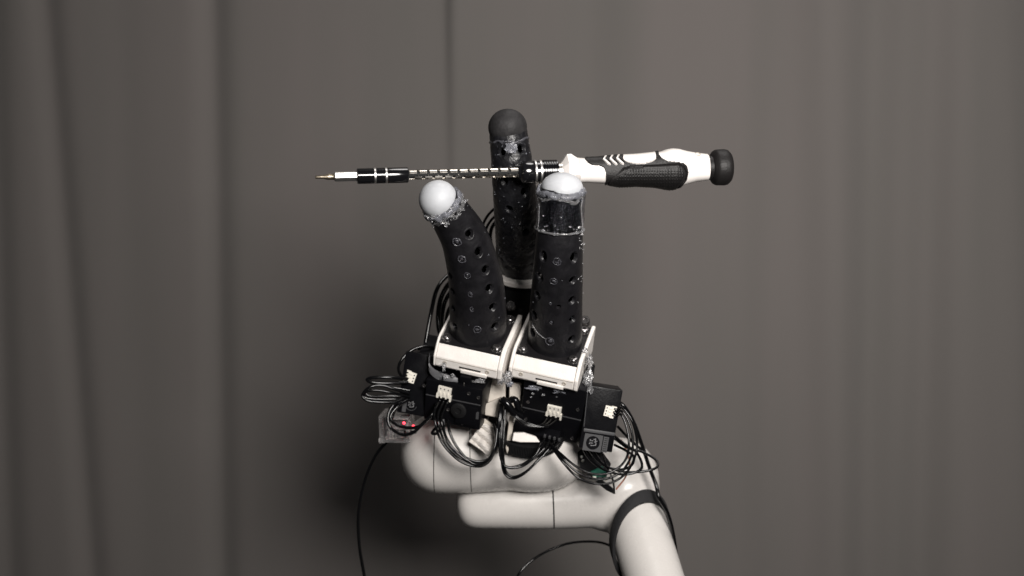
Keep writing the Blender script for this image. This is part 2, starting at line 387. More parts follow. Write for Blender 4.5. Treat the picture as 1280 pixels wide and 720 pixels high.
# ------------------------------------------------------------------ fingers
class Finger:
    def __init__(s, cl, hw, Ys, extra=None):
        # cl centreline pixels, hw half widths in pixels, Ys depths in mm
        pts = [P(x, y, Y) for (x, y), Y in zip(cl, Ys)]; rad = [h*K(Y) for h, Y in zip(hw, Ys)]
        p, r = spline(pts, rad, 12)
        L = [0]
        for i in range(1, len(p)): L.append(L[-1]+(p[i]-p[i-1]).length)
        s.p, s.r, s.L = p, r, L; s.len = L[-1]
        s.px = [640+c.x/K(c.y*1000) for c in p]; s.py = [360-(c.z-CZ)/K(c.y*1000) for c in p]
    def at(s, d):
        d = min(max(d, 0), s.len)
        i = int(np.searchsorted(s.L, d)); i = min(max(i, 1), len(s.L)-1)
        f = (d-s.L[i-1])/(s.L[i]-s.L[i-1]); c = s.p[i-1].lerp(s.p[i], f); r = s.r[i-1]*(1-f)+s.r[i]*f
        i0 = max(i-3, 0); i1 = min(i+2, len(s.p)-1); t = (s.p[i1]-s.p[i0]).normalized()
        F = (Vector((0, -D0, CZ))-c).normalized(); F = (F-t*F.dot(t)).normalized(); R = t.cross(F)
        if R.x < 0: R = -R
        return c, r, t, F, R
    def locate(s, px, py):
        # surface coordinate (distance along, angle) of a photo pixel
        best = None
        for d in np.linspace(0, s.len, 160):
            c, r, t, F, R = s.at(d)
            for a in np.linspace(-1.45, 1.45, 59):
                q = c+(F*math.cos(a)+R*math.sin(a))*r; kk = K(q.y*1000)
                e = (640+q.x/kk-px)**2+(360-(q.z-CZ)/kk-py)**2
                if best is None or e < best[0]: best = (e, d, a)
        return best[1], best[2]
    def surf(s, d, a, off=0):
        c, r, t, F, R = s.at(d); n = F*math.cos(a)+R*math.sin(a)
        return c+n*(r+off), n, t
    def body(s, holes, name, m, parent, lump=0.0, a_mm=2.7, b_mm=2.5):
        NS, NA = int(s.len/.00045), 190
        rows = np.zeros((NS, NA, 3)); mask = np.zeros((NS, NA), bool); ang = np.linspace(0, 2*PI, NA, endpoint=False)
        for i in range(NS):
            d = s.len*i/(NS-1); c, r, t, F, R = s.at(d)
            rr = np.full(NA, r); mk = np.zeros(NA, bool)
            for (hd, ha, sc_) in holes:
                da = (ang-ha+PI) % (2*PI)-PI; u = (d-hd)/(a_mm*sc_/1000); v = da*r/(b_mm*sc_/1000)
                uu = u*.94+v*.28; vv = v*.94-u*.28
                q = np.sqrt(uu*uu+vv*vv)
                k1 = np.clip((1.0-q)/.10, 0, 1); k1 = k1*k1*(3-2*k1)
                rr -= .0017*k1; mk |= q < .88
                rr += .0002*np.exp(-((q-1.22)/.14)**2)
            if lump:
                rr += np.array([lump*noise.noise(Vector((math.cos(a)*3, math.sin(a)*3, d*260))) for a in ang])
            mask[i] = mk
            rows[i] = np.array(c)[None, :]+rr[:, None]*(np.cos(ang)[:, None]*np.array(F)[None, :]+np.sin(ang)[:, None]*np.array(R)[None, :])
        b = MB(); b.grid(rows, True, True, True); mf = mask.reshape(-1); b.f = [f for f in b.f if len(f) != 4 or not (mf[f[0]] and mf[f[1]] and mf[f[2]] and mf[f[3]])]; return b.build(name, m, parent, sharp=60)
    def ring(s, d, off, rad, lump, seed, name, m, parent, a0=0, a1=2*PI, wob=.0):
        # lumpy glue bead round the finger
        pts = []; rs = []
        n = 64
        for j in range(n+1):
            a = a0+(a1-a0)*j/n; c, r, t, F, R = s.at(d+wob*noise.noise(Vector((math.cos(a)*2, math.sin(a)*2, seed*5.0))))
            pts.append(c+(F*math.cos(a)+R*math.sin(a))*(r+off)); rs.append(rad*(1+.45*noise.noise(Vector((math.cos(a)*3, math.sin(a)*3, seed*7.0)))))
        b = MB(); b.tube(pts, rs, 12, 3, lump=lump, seed=seed); return b.build(name, m, parent, sharp=80)
    def spot(s, d, a, name, m, parent, seed, rr=.0021, th=.00035, full=True):
        # a little ring of set glue in a filled hole
        q, n, t = s.surf(d, a, .0001); sd = n.cross(t)
        pts = []; N = 18
        a1 = 2*PI if full else PI*1.1
        for j in range(N+1):
            f = a1*j/N; w_ = rr*(1+.22*noise.noise(Vector((math.cos(f)*2, math.sin(f)*2, seed))))
            pts.append(q+(t*math.cos(f)*1.1+sd*math.sin(f))*w_+n*.0002*noise.noise(Vector((f, seed, 0))))
        b = MB(); b.tube(pts, [th*(1+.6*noise.noise(Vector((j*.9, seed, 3)))) for j in range(N+1)], 7, 2, lump=.5, seed=seed)
        b.blob(q-n*rr*.62, rr*.8, .3, seed, (1, 1, 1), 2)
        return b.build(name, m, parent, sharp=80)

FL = Finger([(598, 413), (597, 380), (594, 347), (583, 304), (568, 276), (549, 250)], [35.5, 35.5, 34, 30.5, 27.5, 24], [49, 37, 25, 11, 2, -9])
FR = Finger([(694, 425), (695, 385), (697, 345), (699, 300), (702, 234)], [34, 33, 31.5, 29.5, 26.5], [45, 29, 13, -3, -12])
FB = Finger([(653, 330), (650, 300), (645, 255), (641, 215), (635, 162)], [33, 30.5, 28, 26.5, 23.5], [86, 66, 40, 25, 20])

def holes_of(F, rows, extra_angle=True):
    out = []
    for r in rows:
        for h in r: d, a = F.locate(*h[:2]); out.append((d, a, h[2] if len(h) > 2 else 1.0))
    if extra_angle:
        for k_ in range(6):
            for a in (2.2, 3.1, 4.0): out.append((F.len*(.09+.15*k_), a, 1.0))
    return out
Lrow = [(568, 268), (587, 292.2), (598.4, 315.1), (606.4, 338.2), (612.2, 361.6), (616.4, 384), (618.2, 408.2)]
Lrow2 = [(563, 345, .8), (566, 364.4, .8), (567, 386, .8), (569, 407, .8)]
Lglue = [(555, 277), (570.7, 302.9), (577, 324.4), (583.3, 345), (589.6, 367.8), (591.5, 387), (595.6, 412)]
Rrow = [(717.1, 323.3), (716, 350.7), (715.6, 375.6), (715.1, 399.3), (714, 423.8)]
Rrow2 = [(678.4, 320.4), (674.4, 346), (671.6, 369.6), (667.5, 392.7), (665.5, 415.6)]
Rglue = [(696.2, 326.7), (692.4, 351.6), (688.9, 378.9), (689.5, 402.9), (687, 427.1)]
hl = holes_of(FL, [Lrow, Lrow2]); hr = holes_of(FR, [Rrow, Rrow2, [(698.4, 383.3, .55), (690, 403, .5)]])
hb = holes_of(FB, [[(652.5, 186), (627, 191, .8), (655, 240, .9), (630, 225, .8), (636, 262, .9), (658, 290, .9)]], False)
fl_o = FL.body(hl, 'finger', M['rubber'], hand); fl_o['label'] = 'curved black rubber finger bending left with a white ball tip'
fr_o = FR.body(hr, 'finger', M['rubber'], hand); fr_o['label'] = 'straight black rubber finger with plastic film round its top'
fb_o = FB.body(hb, 'finger', M['rubber_glossy'], hand, lump=.0003); fb_o['label'] = 'rear black rubber finger with a dark charcoal tip'
for F_, o_ in ((FL, fl_o), (FR, fr_o), (FB, fb_o)):
    b = MB(); qs = [F_.at(d) for d in np.linspace(.001, F_.len-.004, 16)]; b.tube([q_[0] for q_ in qs], [q_[1]-.0062 for q_ in qs], 32, 2); b.build('hole_shade_liner', M['core'], o_)  # added liner that puts dark shade behind the open holes
for i, h in enumerate(Lglue):
    d, a = FL.locate(*h); FL.spot(d, a, 'glue_ring', M['glue_dark'], fl_o, i+1, full=i not in (4, 5), rr=(.0024, .0023, .0021, .0018, .0017, .0015, .0021)[i], th=(.0003, .0004, .0004, .00022, .0002, .0003, .0003)[i])
for i, h in enumerate(Rglue):
    d, a = FR.locate(*h); FR.spot(d, a, 'glue_ring', M['glue_dark'], fr_o, i+11, full=i in (0, 4, 1), rr=(.0021, .002, .0009, .0009, .0024)[i], th=(.0003, .0002, .0002, .0002, .0003)[i])
# a thin glue string running to the lowest plug
pts = []
for q in [(666, 406), (671, 414), (676, 419), (682, 424)]:
    d, a = FR.locate(*q); pts.append(FR.surf(d, a, .0003)[0])
b = MB(); b.tube(pts, .00028, 6, 4); b.build('glue_string', M['glue'], fr_o)

# tips
def tip(F, c, rx, ry, m, name, parent, flat=1.0):
    cc, r, t, Fv, R = F.at(F.len); b = MB()
    ax = (R, t.cross(R).normalized(), t)
    ellipsoid(b, c, rx, rx, ry, ax, seg=56); return b.build(name, m, parent, sharp=80)
tl = tip(FL, P(547.5, 249, -10), 24.3*K(-10), 23.5*K(-10), M['tip'], 'fingertip', fl_o); tl['label'] = 'milky white silicone ball fingertip'
tr = tip(FR, P(702.5, 235, -12), 26.5*K(-12), 19.5*K(-12), M['tip'], 'fingertip', fr_o); tr['label'] = 'milky white silicone dome fingertip'
t3 = tip(FB, P(634.5, 159, 19), 24.3*K(20), 23*K(20), M['pad'], 'fingertip', fb_o); t3['label'] = 'dark charcoal rounded fingertip'
# glue collars
FL.ring(FL.len-.0034, -.0007, .0021, .3, 3, 'glue_collar', M['glue_grey'], fl_o, wob=.0015)
FL.ring(FL.len-.0052, .0001, .0013, .7, 5, 'glue_collar', M['glue'], fl_o, -1.0, 1.5, wob=.004)
FR.ring(FR.len-.0026, .0002, .0019, .4, 8, 'glue_collar', M['glue_grey'], fr_o, wob=.003)
FR.ring(FR.len-.0048, .0008, .0010, .6, 9, 'glue_collar', M['glue'], fr_o, -1.2, 1.3, wob=.004)
FB.ring(FB.len-.0062, -.0002, .0007, .6, 12, 'glue_collar', M['glue_dark'], fb_o, wob=.002)
q, n, t = FB.surf(FB.len-.010, 0.05, .0002); b = MB(); b.blob(q, .0021, .5, 4, (1.3, .6, 1.3), 3, 2.5); b.build('glue_blob', M['glue_grey'], fb_o)

def crumbs(F, N, d0, d1, a0, a1, r0, r1, name, m, parent, seed, off=.0):
    rs = random.Random(seed); b = MB()
    for i in range(N):
        q, n, t = F.surf(rs.uniform(d0, d1), rs.uniform(a0, a1), off+rs.uniform(-.0001, .0002))
        b.blob(q, rs.uniform(r0, r1), .5, i+seed, (rs.uniform(.6, 1.6), .7, rs.uniform(.6, 1.6)), 1, 1.4)
    o = b.build(name, m, parent, sharp=30); o['kind'] = 'stuff'; return o
crumbs(FL, 60, FL.len-.009, FL.len-.001, -1.3, 1.5, .0004, .0010, 'glue_crumbs', M['glue'], fl_o, 1, .0006)
crumbs(FB, 110, FB.len*.15, FB.len*.95, -1.4, 1.4, .00015, .00035, 'glue_crumbs', M['glue_grey'], fb_o, 2)
crumbs(FR, 26, FR.len*.35, FR.len*.93, .9, 1.7, .0002, .0005, 'glue_crumbs', M['glue'], fr_o, 3, .0004)
crumbs(FR, 12, .01, FR.len*.6, -1.3, 1.3, .0001, .00028, 'dust_specks', M['glue_grey'], fr_o, 4)
crumbs(FL, 16, .01, FL.len*.9, -1.3, 1.5, .0001, .00028, 'dust_specks', M['glue_grey'], fl_o, 5)

# transparent film wrapped round the straight finger
def film():
    d1 = FR.len-.004; d0, _ = FR.locate(702, 294)
    rows = []; NA = 120; NS = 60
    for i in range(NS):
        f = i/(NS-1); d = d0+(d1-d0)*f; c, r, t, F, R = FR.at(d); row = []
        for j in range(NA):
            a = 2*PI*j/NA; wr = noise.noise(Vector((math.cos(a)*4, math.sin(a)*4, f*5)))+.5*noise.noise(Vector((math.cos(a)*11, math.sin(a)*11, f*9)))
            rr = max(r, 28.6*K(-8))+.0006+.0005*wr
            edge = .0006*noise.noise(Vector((a*2, f, 3)))*(1 if f > .9 or f < .1 else 0)
            row.append(c+t*edge+(F*math.cos(a)+R*math.sin(a))*rr)
        rows.append(row)
    b = MB(); b.grid(np.array(rows), True); o = b.build('film_sleeve', M['film'], fr_o, sharp=180)
    s_ = o.modifiers.new('thickness', 'SOLIDIFY'); s_.thickness = .00045
    o['label'] = 'clear plastic film sleeve below the dome tip'
    FR.ring(d0+.0003, .0010, .00055, .5, 21, 'film_edge', M['glue'], o, -1.5, 1.5)
    # folded film seam on the right side
    pts = [FR.surf(d0+(d1-d0)*f, 1.02+.05*math.sin(f*7), .0016)[0] for f in np.linspace(0, 1, 10)]
    b = MB(); b.tube(pts, .00045, 6, 3, lump=.6); b.build('film_fold', M['glue'], o)
    pts = [FR.surf(d0+(d1-d0)*f, -1.1+.05*math.sin(f*5), .0010)[0] for f in np.linspace(0, .75, 8)]
    b = MB(); b.tube(pts, .0003, 6, 3, lump=.6); b.build('film_fold', M['glue'], o)
    crumbs(FR, 22, d0, d0+.005, -1.2, 1.3, .00025, .0007, 'glue_crumbs', M['glue'], o, 31, .0012)
    crumbs(FR, 4, d0+.008, d1, -1.3, 1.3, .0002, .0005, 'glue_crumbs', M['glue'], o, 32, .0012)
film()

# ------------------------------------------------------------------ finger mounts
def screw_mesh():
    b = MB(); b.lathe((0, 0, 0), (0, 0, 1), [(-.001, .0030), (.0004, .0030), (.0005, .0026), (.0022, .0026), (.0027, .0022), (.0028, .0013), (.0012, .0011), (.0012, .0001)], 24)
    o = b.build('cap_screw', M['screw'], None, 35, origin=Vector((0, 0, 0))); me = o.data; WM.pop(o.name); bpy.data.objects.remove(o); return me
SCR = screw_mesh()
def hmat(c, ax): 
    m = Matrix((ax[0], ax[1], ax[2])).transposed().to_4x4(); m.translation = c; return m
def mount(c, ax, h=18.5, lab=None, walls=(1.4, 2.8)):
    # c: centre of finger base (world); local mm; the finger plate lies at z=0
    b = MB()
    prof = [(-h-.4, -.3), (-h-6, -6.2), (-h-6, -12.5), (-h-3, -15.5), (h+2, -15.5), (h+2, -.3)]
    b.prism([(y/1000, z/1000) for y, z in prof], loc(c, ax, -h-.2, 0, 0), (ax[1], ax[2], ax[0]), (2*h+.4)/1000)
    o = b.build('finger_mount', M['white'], hand, 30)
    if lab: o['label'] = lab
    bv = o.modifiers.new('edge', 'BEVEL'); bv.width = .0005; bv.segments = 2; bv.limit_method = 'ANGLE'
    for sx, on in ((-1, walls[0]), (1, walls[1])):
        if not on: continue
        b = MB(); up = 3.2
        prof = [(-h+1.5, up-.8), (-h-1.5, up-3.0), (-h-6.2, -5.8), (-h-6.2, -12.6), (-h-3, -15.7), (h+2.2, -15.7), (h+2.2, up), (-h+4, up)]
        b.prism([(y/1000, z/1000) for y, z in prof], loc(c, ax, sx*(h+.25)-(on if sx < 0 else 0), 0, 0), (ax[1], ax[2], ax[0]), on/1000)
        q = b.build('side_wall', M['white'], o, 30); bv = q.modifiers.new('edge', 'BEVEL'); bv.width = .0006; bv.segments = 2; bv.limit_method = 'ANGLE'
    # raised ledge, and a dark strip painting the shade of a recess
    b = MB(); b.box(loc(c, ax, 5, -h-6.3, -12.4), ax, (.016, .0012, .0022), .0003); b.build('ledge', M['white'], o)
    b = MB(); b.box(loc(c, ax, 2.5, -h-6.02, -9.9), ax, (.013, .0008, .0007)); b.build('slot_shade', M['groove'], o)
    b = MB(); b.box(loc(c, ax, 0, -h-6.02, -7.0), ax, (2*h/1000, .0004, .00022)); b.build('layer_line', M['white_dull'], o)
    for x in (-13, 13):
        b = MB(); b.lathe(loc(c, ax, x, -h-5.9, -9.2), -ax[1], [(0, .0013), (.0004, .0013), (.0006, .0009), (.0002, .0007)], 16); b.build('rivet', M['white_dull'], o)
    # black plate
    b = MB(); b.box(loc(c, ax, 0, 1.3, .2), ax, (2*h/1000, (2*h+2.6)/1000, .0016), .0004); pl = b.build('cover_plate', M['plate'], o)
        # corner screws
    for sx, sy in ((-1, -1), (1, -1), (-1, 1), (1, 1)):
        put('screw', SCR, hmat(loc(c, ax, sx*(h-3.3), sy*(h-3.3), 1.0), ax), o)
    return o
mL = mount(P(598, 414, 50), HF, 18.6, 'white finger mount under the bent finger')
mR = mount(P(692, 428, 46), HF, 18.4, 'white finger mount under the straight finger', (2.0, 2.4))
BF = frame(math.radians(14), math.radians(3), math.radians(32))
b = MB(); b.box(loc(P(653, 338, 92), BF, 0, 0, -8.5), BF, (.040, .042, .013), .001); mB_ = b.build('finger_mount', M['black_matte'], hand, 35); mB_['label'] = 'black finger mount under the rear finger'
# pale disc under the rear finger
b = MB(); b.lathe(loc(P(653, 336, 88), BF, 0, 0, 0), BF[2], [(-.001, .0215), (.0016, .0215), (.0022, .0208), (.0022, .010)], 56); b.build('spacer_disc', M['white'], mB_)

# hot glue round the mounts
def splat(c, r, seed, m='glue', sq=(1, .5, 1), name='glue_blob', parent=None):
    r *= .72
    b = MB(); b.blob(c, r, .55, seed, sq, 3, 1.9); return b.build(name, M[m], parent or hand, sharp=80)
splat(P(634, 471, 34), .0035, 1, 'glue', (1, .6, 1.2)); splat(P(626, 476, 36), .0025, 2); splat(P(636, 480, 37), .0024, 3, 'glue_grey')
splat(P(737, 452, 34), .0028, 4, 'glue', (.9, .6, 1.6)); splat(P(735, 477, 38), .0040, 5, 'glue', (.9, .6, 2.2)); splat(P(731, 438, 32), .0018, 6)
splat(P(705, 488, 38), .0045, 7, 'glue_grey', (1.9, .4, .6)); splat(P(672, 484, 40), .0035, 8, 'glue_grey', (2.2, .4, .5)); splat(P(718, 494, 40), .0022, 10)
splat(P(555, 459, 35), .0016, 11, 'glue', (.8, .6, 1.8)); splat(P(557, 471, 36), .0018, 12, 'glue'); splat(P(566, 469, 37), .0013, 13, 'glue'); splat(P(600, 476, 37), .0022, 14, 'glue', (1.6, .6, .7))
for i in range(14):
    splat(P(700+random.uniform(-40, 45), 490+random.uniform(-4, 8), 40), random.uniform(.0005, .0011), 30+i, 'glue', (1.3, .5, .8))
for i in range(10):
    splat(P(732+random.uniform(-5, 7), 512+random.uniform(-22, 22), 43), random.uniform(.0005, .001), 50+i, 'glue', (.8, .5, 1.2))

# ------------------------------------------------------------------ servo motors
def Yh(py): return 40+(py-480)*0.26
def cbox(b, cx, cy, Y, w_, h_, d_, ax, bev=.0008):
    # front face centred on pixel (cx,cy); w_,h_ in photo pixels measured along the face, d_ in mm
    kk = K(Y); c = P(cx, cy, Y)+ax[1]*(d_/2000); b.box(c, ax, (w_*kk, d_/1000, h_*kk), bev); return c
def servo(cx, cy, Y, w_, h_, d_, ax, lab, seam=None, cap=None):
    b = MB(); cbox(b, cx, cy, Y, w_, h_, d_, ax); o = b.build('servo_motor', M['black'], hand, 35); o['label'] = lab
    kk = K(Y); f = P(cx, cy, Y)
    if seam is not None:
        b = MB(); b.box(f+ax[2]*seam*kk-ax[1]*.00005, ax, (w_*kk*.97, .0005, .0006)); b.build('case_seam', M['label'], o)
    return o, f, kk
def on(px, py, f, ax, off=0.0):
    # the point of a motor's front face that a photo pixel looks at
    o = cam.location; d = P(px, py, 0)-o; n = ax[1]; q = o+d*((f-o).dot(n)/d.dot(n)); return q-n*off
o_C, fC, kC = servo(690, 514, 47, 78, 86, 27, HF, 'black servo motor under the straight finger', seam=-4)
# lower gear case of C
b = MB(); cbox(b, 668, 549, 53, 60, 18, 22, HF); b.build('gear_case', M['black'], o_C)
D_F = frame(math.radians(-6), math.radians(9.5), math.radians(5))
o_D, fD, kD = servo(751, 524, 42, 43, 80, 16, D_F, 'black servo motor at the right with a round logo')
b = MB(); b.box(on(749, 540, fD, D_F, -.001), D_F, (.0189, .003, .0020), .0004); b.build('case_ridge', M['label'], o_D)
b = MB(); b.tube([on(735, 485, fD, D_F), on(732.5, 508, fD, D_F), on(730, 533, fD, D_F)], .0003, 6); b.build('edge_highlight', M['label'], o_D)  # grey strip paints the highlight along the case edge
b = MB(); b.box(fD+D_F[0]*(-.0085)+D_F[1]*.006+D_F[2]*.006, D_F, (.0016, .010, .030), .0003)
A_F = frame(math.radians(14), math.radians(5), math.radians(22))
o_A, fA, kA = servo(566, 506, 42, 74, 56, 22, A_F, 'black servo motor under the bent finger', seam=7)
b = MB(); b.box(on(583, 519, fA, A_F, -.001), A_F, (.0135, .004, .0125), .0006); b.build('gear_case', M['black'], o_A)
B_F = frame(math.radians(6), math.radians(9), math.radians(4))
o_B, fB, kB = servo(519, 480, 50, 36, 78, 14, B_F, 'black servo motor at the far left edge')
b = MB(); cbox(b, 546, 462, 56, 50, 40, 20, HF); b.build('servo_motor', M['black'], hand, 35)['label'] = 'black servo motor hidden behind the left mount'
b = MB(); VX = frame(math.radians(6), math.radians(2), math.radians(6)); cbox(b, 648, 455, 86, 46, 180, 22, VX, .001); b.build('servo_motor', M['black'], hand, 35)['label'] = 'black servo column holding up the rear finger'
# rear servo seen between the fingers
b = MB(); cbox(b, 648, 372, 78, 44, 36, 24, HF); o_E = b.build('servo_motor', M['black'], hand, 35); o_E['label'] = 'black servo motor seen between the two front fingers'
b = MB(); cbox(b, 646, 366, 77.2, 36, 7, 2, HF, .0004); b.build('case_ridge', M['label'], o_E)
b = MB(); cbox(b, 646, 356, 76.8, 40, 3, 2, HF, .0004); b.build('case_ridge', M['groove'], o_E)
for (x, y, Y) in ((638.5, 381, 70), (731.5, 400, 62)):
    b = MB(); b.lathe(P(x, y, Y), -HF[1]*.6+HF[2]*.8, [(-.006, .0028), (0, .0028), (.0006, .0024), (.0006, .0014), (-.0006, .0012), (-.0006, .0001)], 24); b.build('bolt', M['screw'], hand)
# horn disc on A
b = MB(); b.lathe(on(574, 512, fA, A_F, .001), -A_F[1], [(0, .0048), (.0010, .0048), (.0014, .0042), (.0014, .0020), (.0006, .0018), (.0006, .0002)], 32); b.build('horn', M['black_matte'], o_A)
for (x, y) in ((586, 492), (530, 482), (578, 529), (598, 497), (560, 512)):
    b = MB(); b.lathe(on(x, y, fA, A_F), -A_F[1], [(0, .0011), (.0005, .0011), (.0005, .0006), (.0001, .0005)], 14); b.build('small_screw', M['screw'], o_A)
for (x, y) in ((660, 502), (722, 512), (657, 524), (715, 548)):
    b = MB(); b.lathe(on(x, y, fC, HF), -HF[1], [(0, .0011), (.0005, .0011), (.0005, .0006), (.0001, .0005)], 14); b.build('small_screw', M['screw'], o_C)

def logo(cx, cy, F0, ax, r, parent, block=True):
    # printed disc mark with lettering-like strokes, flat on the case
    f = on(cx, cy, F0, ax); kk = K(45); b = MB()
    if block:
        pts = [(-r*1.25, -r*1.2), (r*1.35, -r*1.2), (r*1.35, r*1.2), (-r*1.25, r*1.2)]
        b.box(f-ax[1]*.00006, ax, (r*2.7*kk, .00012, r*2.5*kk)); b.build('label_panel', M['label'], parent)
        b = MB(); b.box(f+ax[0]*r*1.85*kk-ax[1]*.00006, ax, (r*.75*kk, .00012, r*2.3*kk)); b.build('label_panel', M['label'], parent)
        b = MB(); b.lathe(f-ax[1]*.0001, -ax[1], [(0, r*kk), (.0001, r*kk)], 40); b.build('label_disc', M['black'], parent)
    else:
        b = MB(); b.tube([f-ax[1]*.0001+(ax[0]*math.cos(a)+ax[2]*math.sin(a))*r*kk for a in np.linspace(-2.6, -.2, 14)], .0002, 5, 2); b.build('label_ring', M['label'], parent)
    rs = random.Random(int(cx))
    b = MB()
    for i, (u, v, l, ang) in enumerate([(-.45, .35, .3, 90), (-.45, -.1, .28, 60), (-.15, .3, .3, 0), (-.15, -.05, .3, 0), (-.15, -.4, .3, 0), (.3, .45, .5, 90), (.3, .15, .25, 0), (.45, -.15, .4, 90), (.2, -.35, .35, 20), (.1, .55, .2, 0), (0.5, .3, .2, 45)]):
        a = math.radians(ang); d = ax[0]*math.cos(a)+ax[2]*math.sin(a); e = -ax[0]*math.sin(a)+ax[2]*math.cos(a)
        b.box(f-ax[1]*.0003+ax[0]*u*r*kk+ax[2]*v*r*kk, (d, ax[1], e), (l*r*kk, .0001, .13*r*kk))
    o = b.build('label_print', mat('pale_print', (.16, .16, .165), .5), parent)
    if block:
        b = MB()
        for i in range(7): b.box(f-ax[1]*.00016+ax[0]*r*1.85*kk+ax[2]*(i-3)*.3*r*kk, ax, (r*.5*kk, .0001, .08*r*kk))
        b.build('label_print', M['black'], parent)
logo(741, 553.5, fD, D_F, 8.6, o_D)
b = MB(); b.box(on(506, 505, fB, B_F), B_F, (5*K(48), .0002, 20*K(48))); b.build('label_panel', M['label'], o_B)
logo(514, 506, fB, B_F, 7, o_B, False)
# steel tag on A's right end
b = MB(); b.box(on(597, 519, fA, A_F, .0005), A_F, (.0015, .001, .0045)); b.build('side_clip', M['label'], o_A)

# JST style connector: local x across pins, z along, front facing camera
def connector(cx, cy, F0, ax, rot, parent, sc_=1.0):
    a = math.radians(rot); X = ax[0]*math.cos(a)+ax[2]*math.sin(a); Z = -ax[0]*math.sin(a)+ax[2]*math.cos(a); fr = (X, ax[1], Z)
    f = on(cx, cy, F0, ax); mm = .001*sc_; b = MB()
    poly = [(-4, -3.6), (-3.2, -3.6), (-3.2, -2.3), (-1.9, -2.3), (-1.9, -3.2), (-1.0, -3.2), (-1.0, -2.3), (1.0, -2.3), (1.0, -3.2), (1.9, -3.2), (1.9, -2.3), (3.6, -2.3), (3.6, -4.4), (4.6, -4.4), (4.6, -.6), (4.0, -.6), (4.0, 4.2), (-4.0, 4.2), (-4.0, 0), (-4.6, -.6), (-4.6, -3.6)]
    b.prism([(x*mm, z*mm) for x, z in poly], f-ax[1]*.0016, (X, Z, ax[1]), .0026)
    o = b.build('connector', M['conn'], parent, 30)
    for x in (-2.4, 0, 2.4):
        q = MB(); q.lathe(f+X*x*mm+Z*2.9*mm-ax[1]*.00165, -ax[1], [(0, .0004), (.00008, .0004)], 10); q.build('pin_hole', M['groove'], o)
        q = MB(); q.box(f+X*x*mm+Z*-.2*mm-ax[1]*.00175, fr, (.0011, .0004, .0024), .00015); q.build('latch', M['conn'], o)
    return [f+X*x*mm+Z*-3.4*mm-ax[1]*.0004 for x in (-2.4, 0, 2.4)], -Z
cC, dC = connector(693, 514, fC, HF, 0, o_C, 1.05)
cA, dA = connector(556, 491, fA, A_F, -4, o_A)
cD, dD = connector(762, 514, fD, D_F, 85, o_D, .78)
cB, dB = connector(513, 471, fB, B_F, -100, o_B, .78)

# ------------------------------------------------------------------ small printed pieces between the motors
b = MB()
def slab(pts, Y0, Y1, name, m, parent, lump=0):
    q = MB(); n = len(pts); a = [P(x, y, Y) for (x, y), Y in zip(pts, Y0 if hasattr(Y0, '__len__') else [Y0]*n)]
    c = [v+Vector((0, Y1/1000, 0)) for v in a]
    q.add(a+c, [list(range(n))[::-1], [n+i for i in range(n)]]+[[i, (i+1) % n, n+(i+1) % n, n+i] for i in range(n)])
    o = q.build(name, m, parent, 30); bv = o.modifiers.new('edge', 'BEVEL'); bv.width = .0005; bv.segments = 2; bv.limit_method = 'ANGLE'; return o
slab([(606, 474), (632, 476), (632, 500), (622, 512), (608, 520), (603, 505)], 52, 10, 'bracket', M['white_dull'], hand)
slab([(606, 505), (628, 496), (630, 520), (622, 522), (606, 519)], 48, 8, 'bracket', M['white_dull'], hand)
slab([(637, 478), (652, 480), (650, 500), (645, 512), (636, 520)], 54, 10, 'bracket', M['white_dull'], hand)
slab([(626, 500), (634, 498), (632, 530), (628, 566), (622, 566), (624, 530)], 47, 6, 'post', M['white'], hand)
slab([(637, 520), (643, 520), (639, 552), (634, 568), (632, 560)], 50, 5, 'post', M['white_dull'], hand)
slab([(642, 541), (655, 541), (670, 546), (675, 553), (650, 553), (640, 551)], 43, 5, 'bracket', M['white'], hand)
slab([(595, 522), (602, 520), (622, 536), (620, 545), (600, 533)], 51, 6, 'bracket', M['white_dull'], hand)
# grey curved shell under the bent-finger mount
pts = [P(x, y, Y) for x, y, Y in ((537, 446, 44), (536, 458, 43), (543, 467, 42), (556, 473, 41), (572, 478, 41))]
b = MB(); rows = []
for i, c in enumerate(spline(pts, [1]*5, 6)[0]):
    rows.append([c+Vector((0, 0, z)) + Vector((x, y, 0)) for x, y, z in ((0, 0, .0026), (.0002, -.0006, 0), (0, 0, -.0024), (0, .003, -.0024), (0, .003, .0026))])
b.grid(np.array(rows), True, True, True); b.build('curved_shell', mat('grey_translucent_plastic', (.085, .085, .09), .35), hand, 40)
slab([(589, 475), (606, 478), (604, 484), (589, 482)], 42, 2, 'shell_tab', mat('grey_plastic', (.09, .09, .09), .4), hand)
# black latch block under the bent-finger mount
b = MB(); cbox(b, 581, 478, 38, 14, 16, 8, HF, .0006); b.build('latch_block', M['black'], hand)
b = MB(); cbox(b, 581, 471, 37.4, 9, 1.6, 1, HF, .0001); b.build('latch_slit', M['label'], hand)
b = MB(); b.tube([P(580, 478, 37), P(580, 484, 37)], .0003, 6); b.build('latch_pin', M['chrome'], hand)

# crumpled tissue
def tissue():
    rows = []
    A, B_, Cc, Dd = P(586, 552, 52), P(604, 528, 54), P(611, 570, 44), P(626, 538, 50)
    for i in range(26):
        u = i/25; row = []
        for j in range(26):
            v = j/25; q = A.lerp(Cc, u).lerp(B_.lerp(Dd, u), v)
            n = noise.noise(Vector((u*3, v*3, 2.2)))+.5*noise.noise(Vector((u*8, v*6, .4)))
            f_ = (v*3.2+u*.5) % 1; row.append(q+Vector((0, -.0007*n-.0022*abs(f_-.5)*2, .0004*n*(1-v))))
        rows.append(row)
    b = MB(); b.grid(np.array(rows)); o = b.build('folded_tissue', M['paper'], None, 25)
    s_ = o.modifiers.new('thickness', 'SOLIDIFY'); s_.thickness = .0008
    tag(o, 'crumpled white tissue wad tucked below the bent finger motor', 'tissue')
tissue()

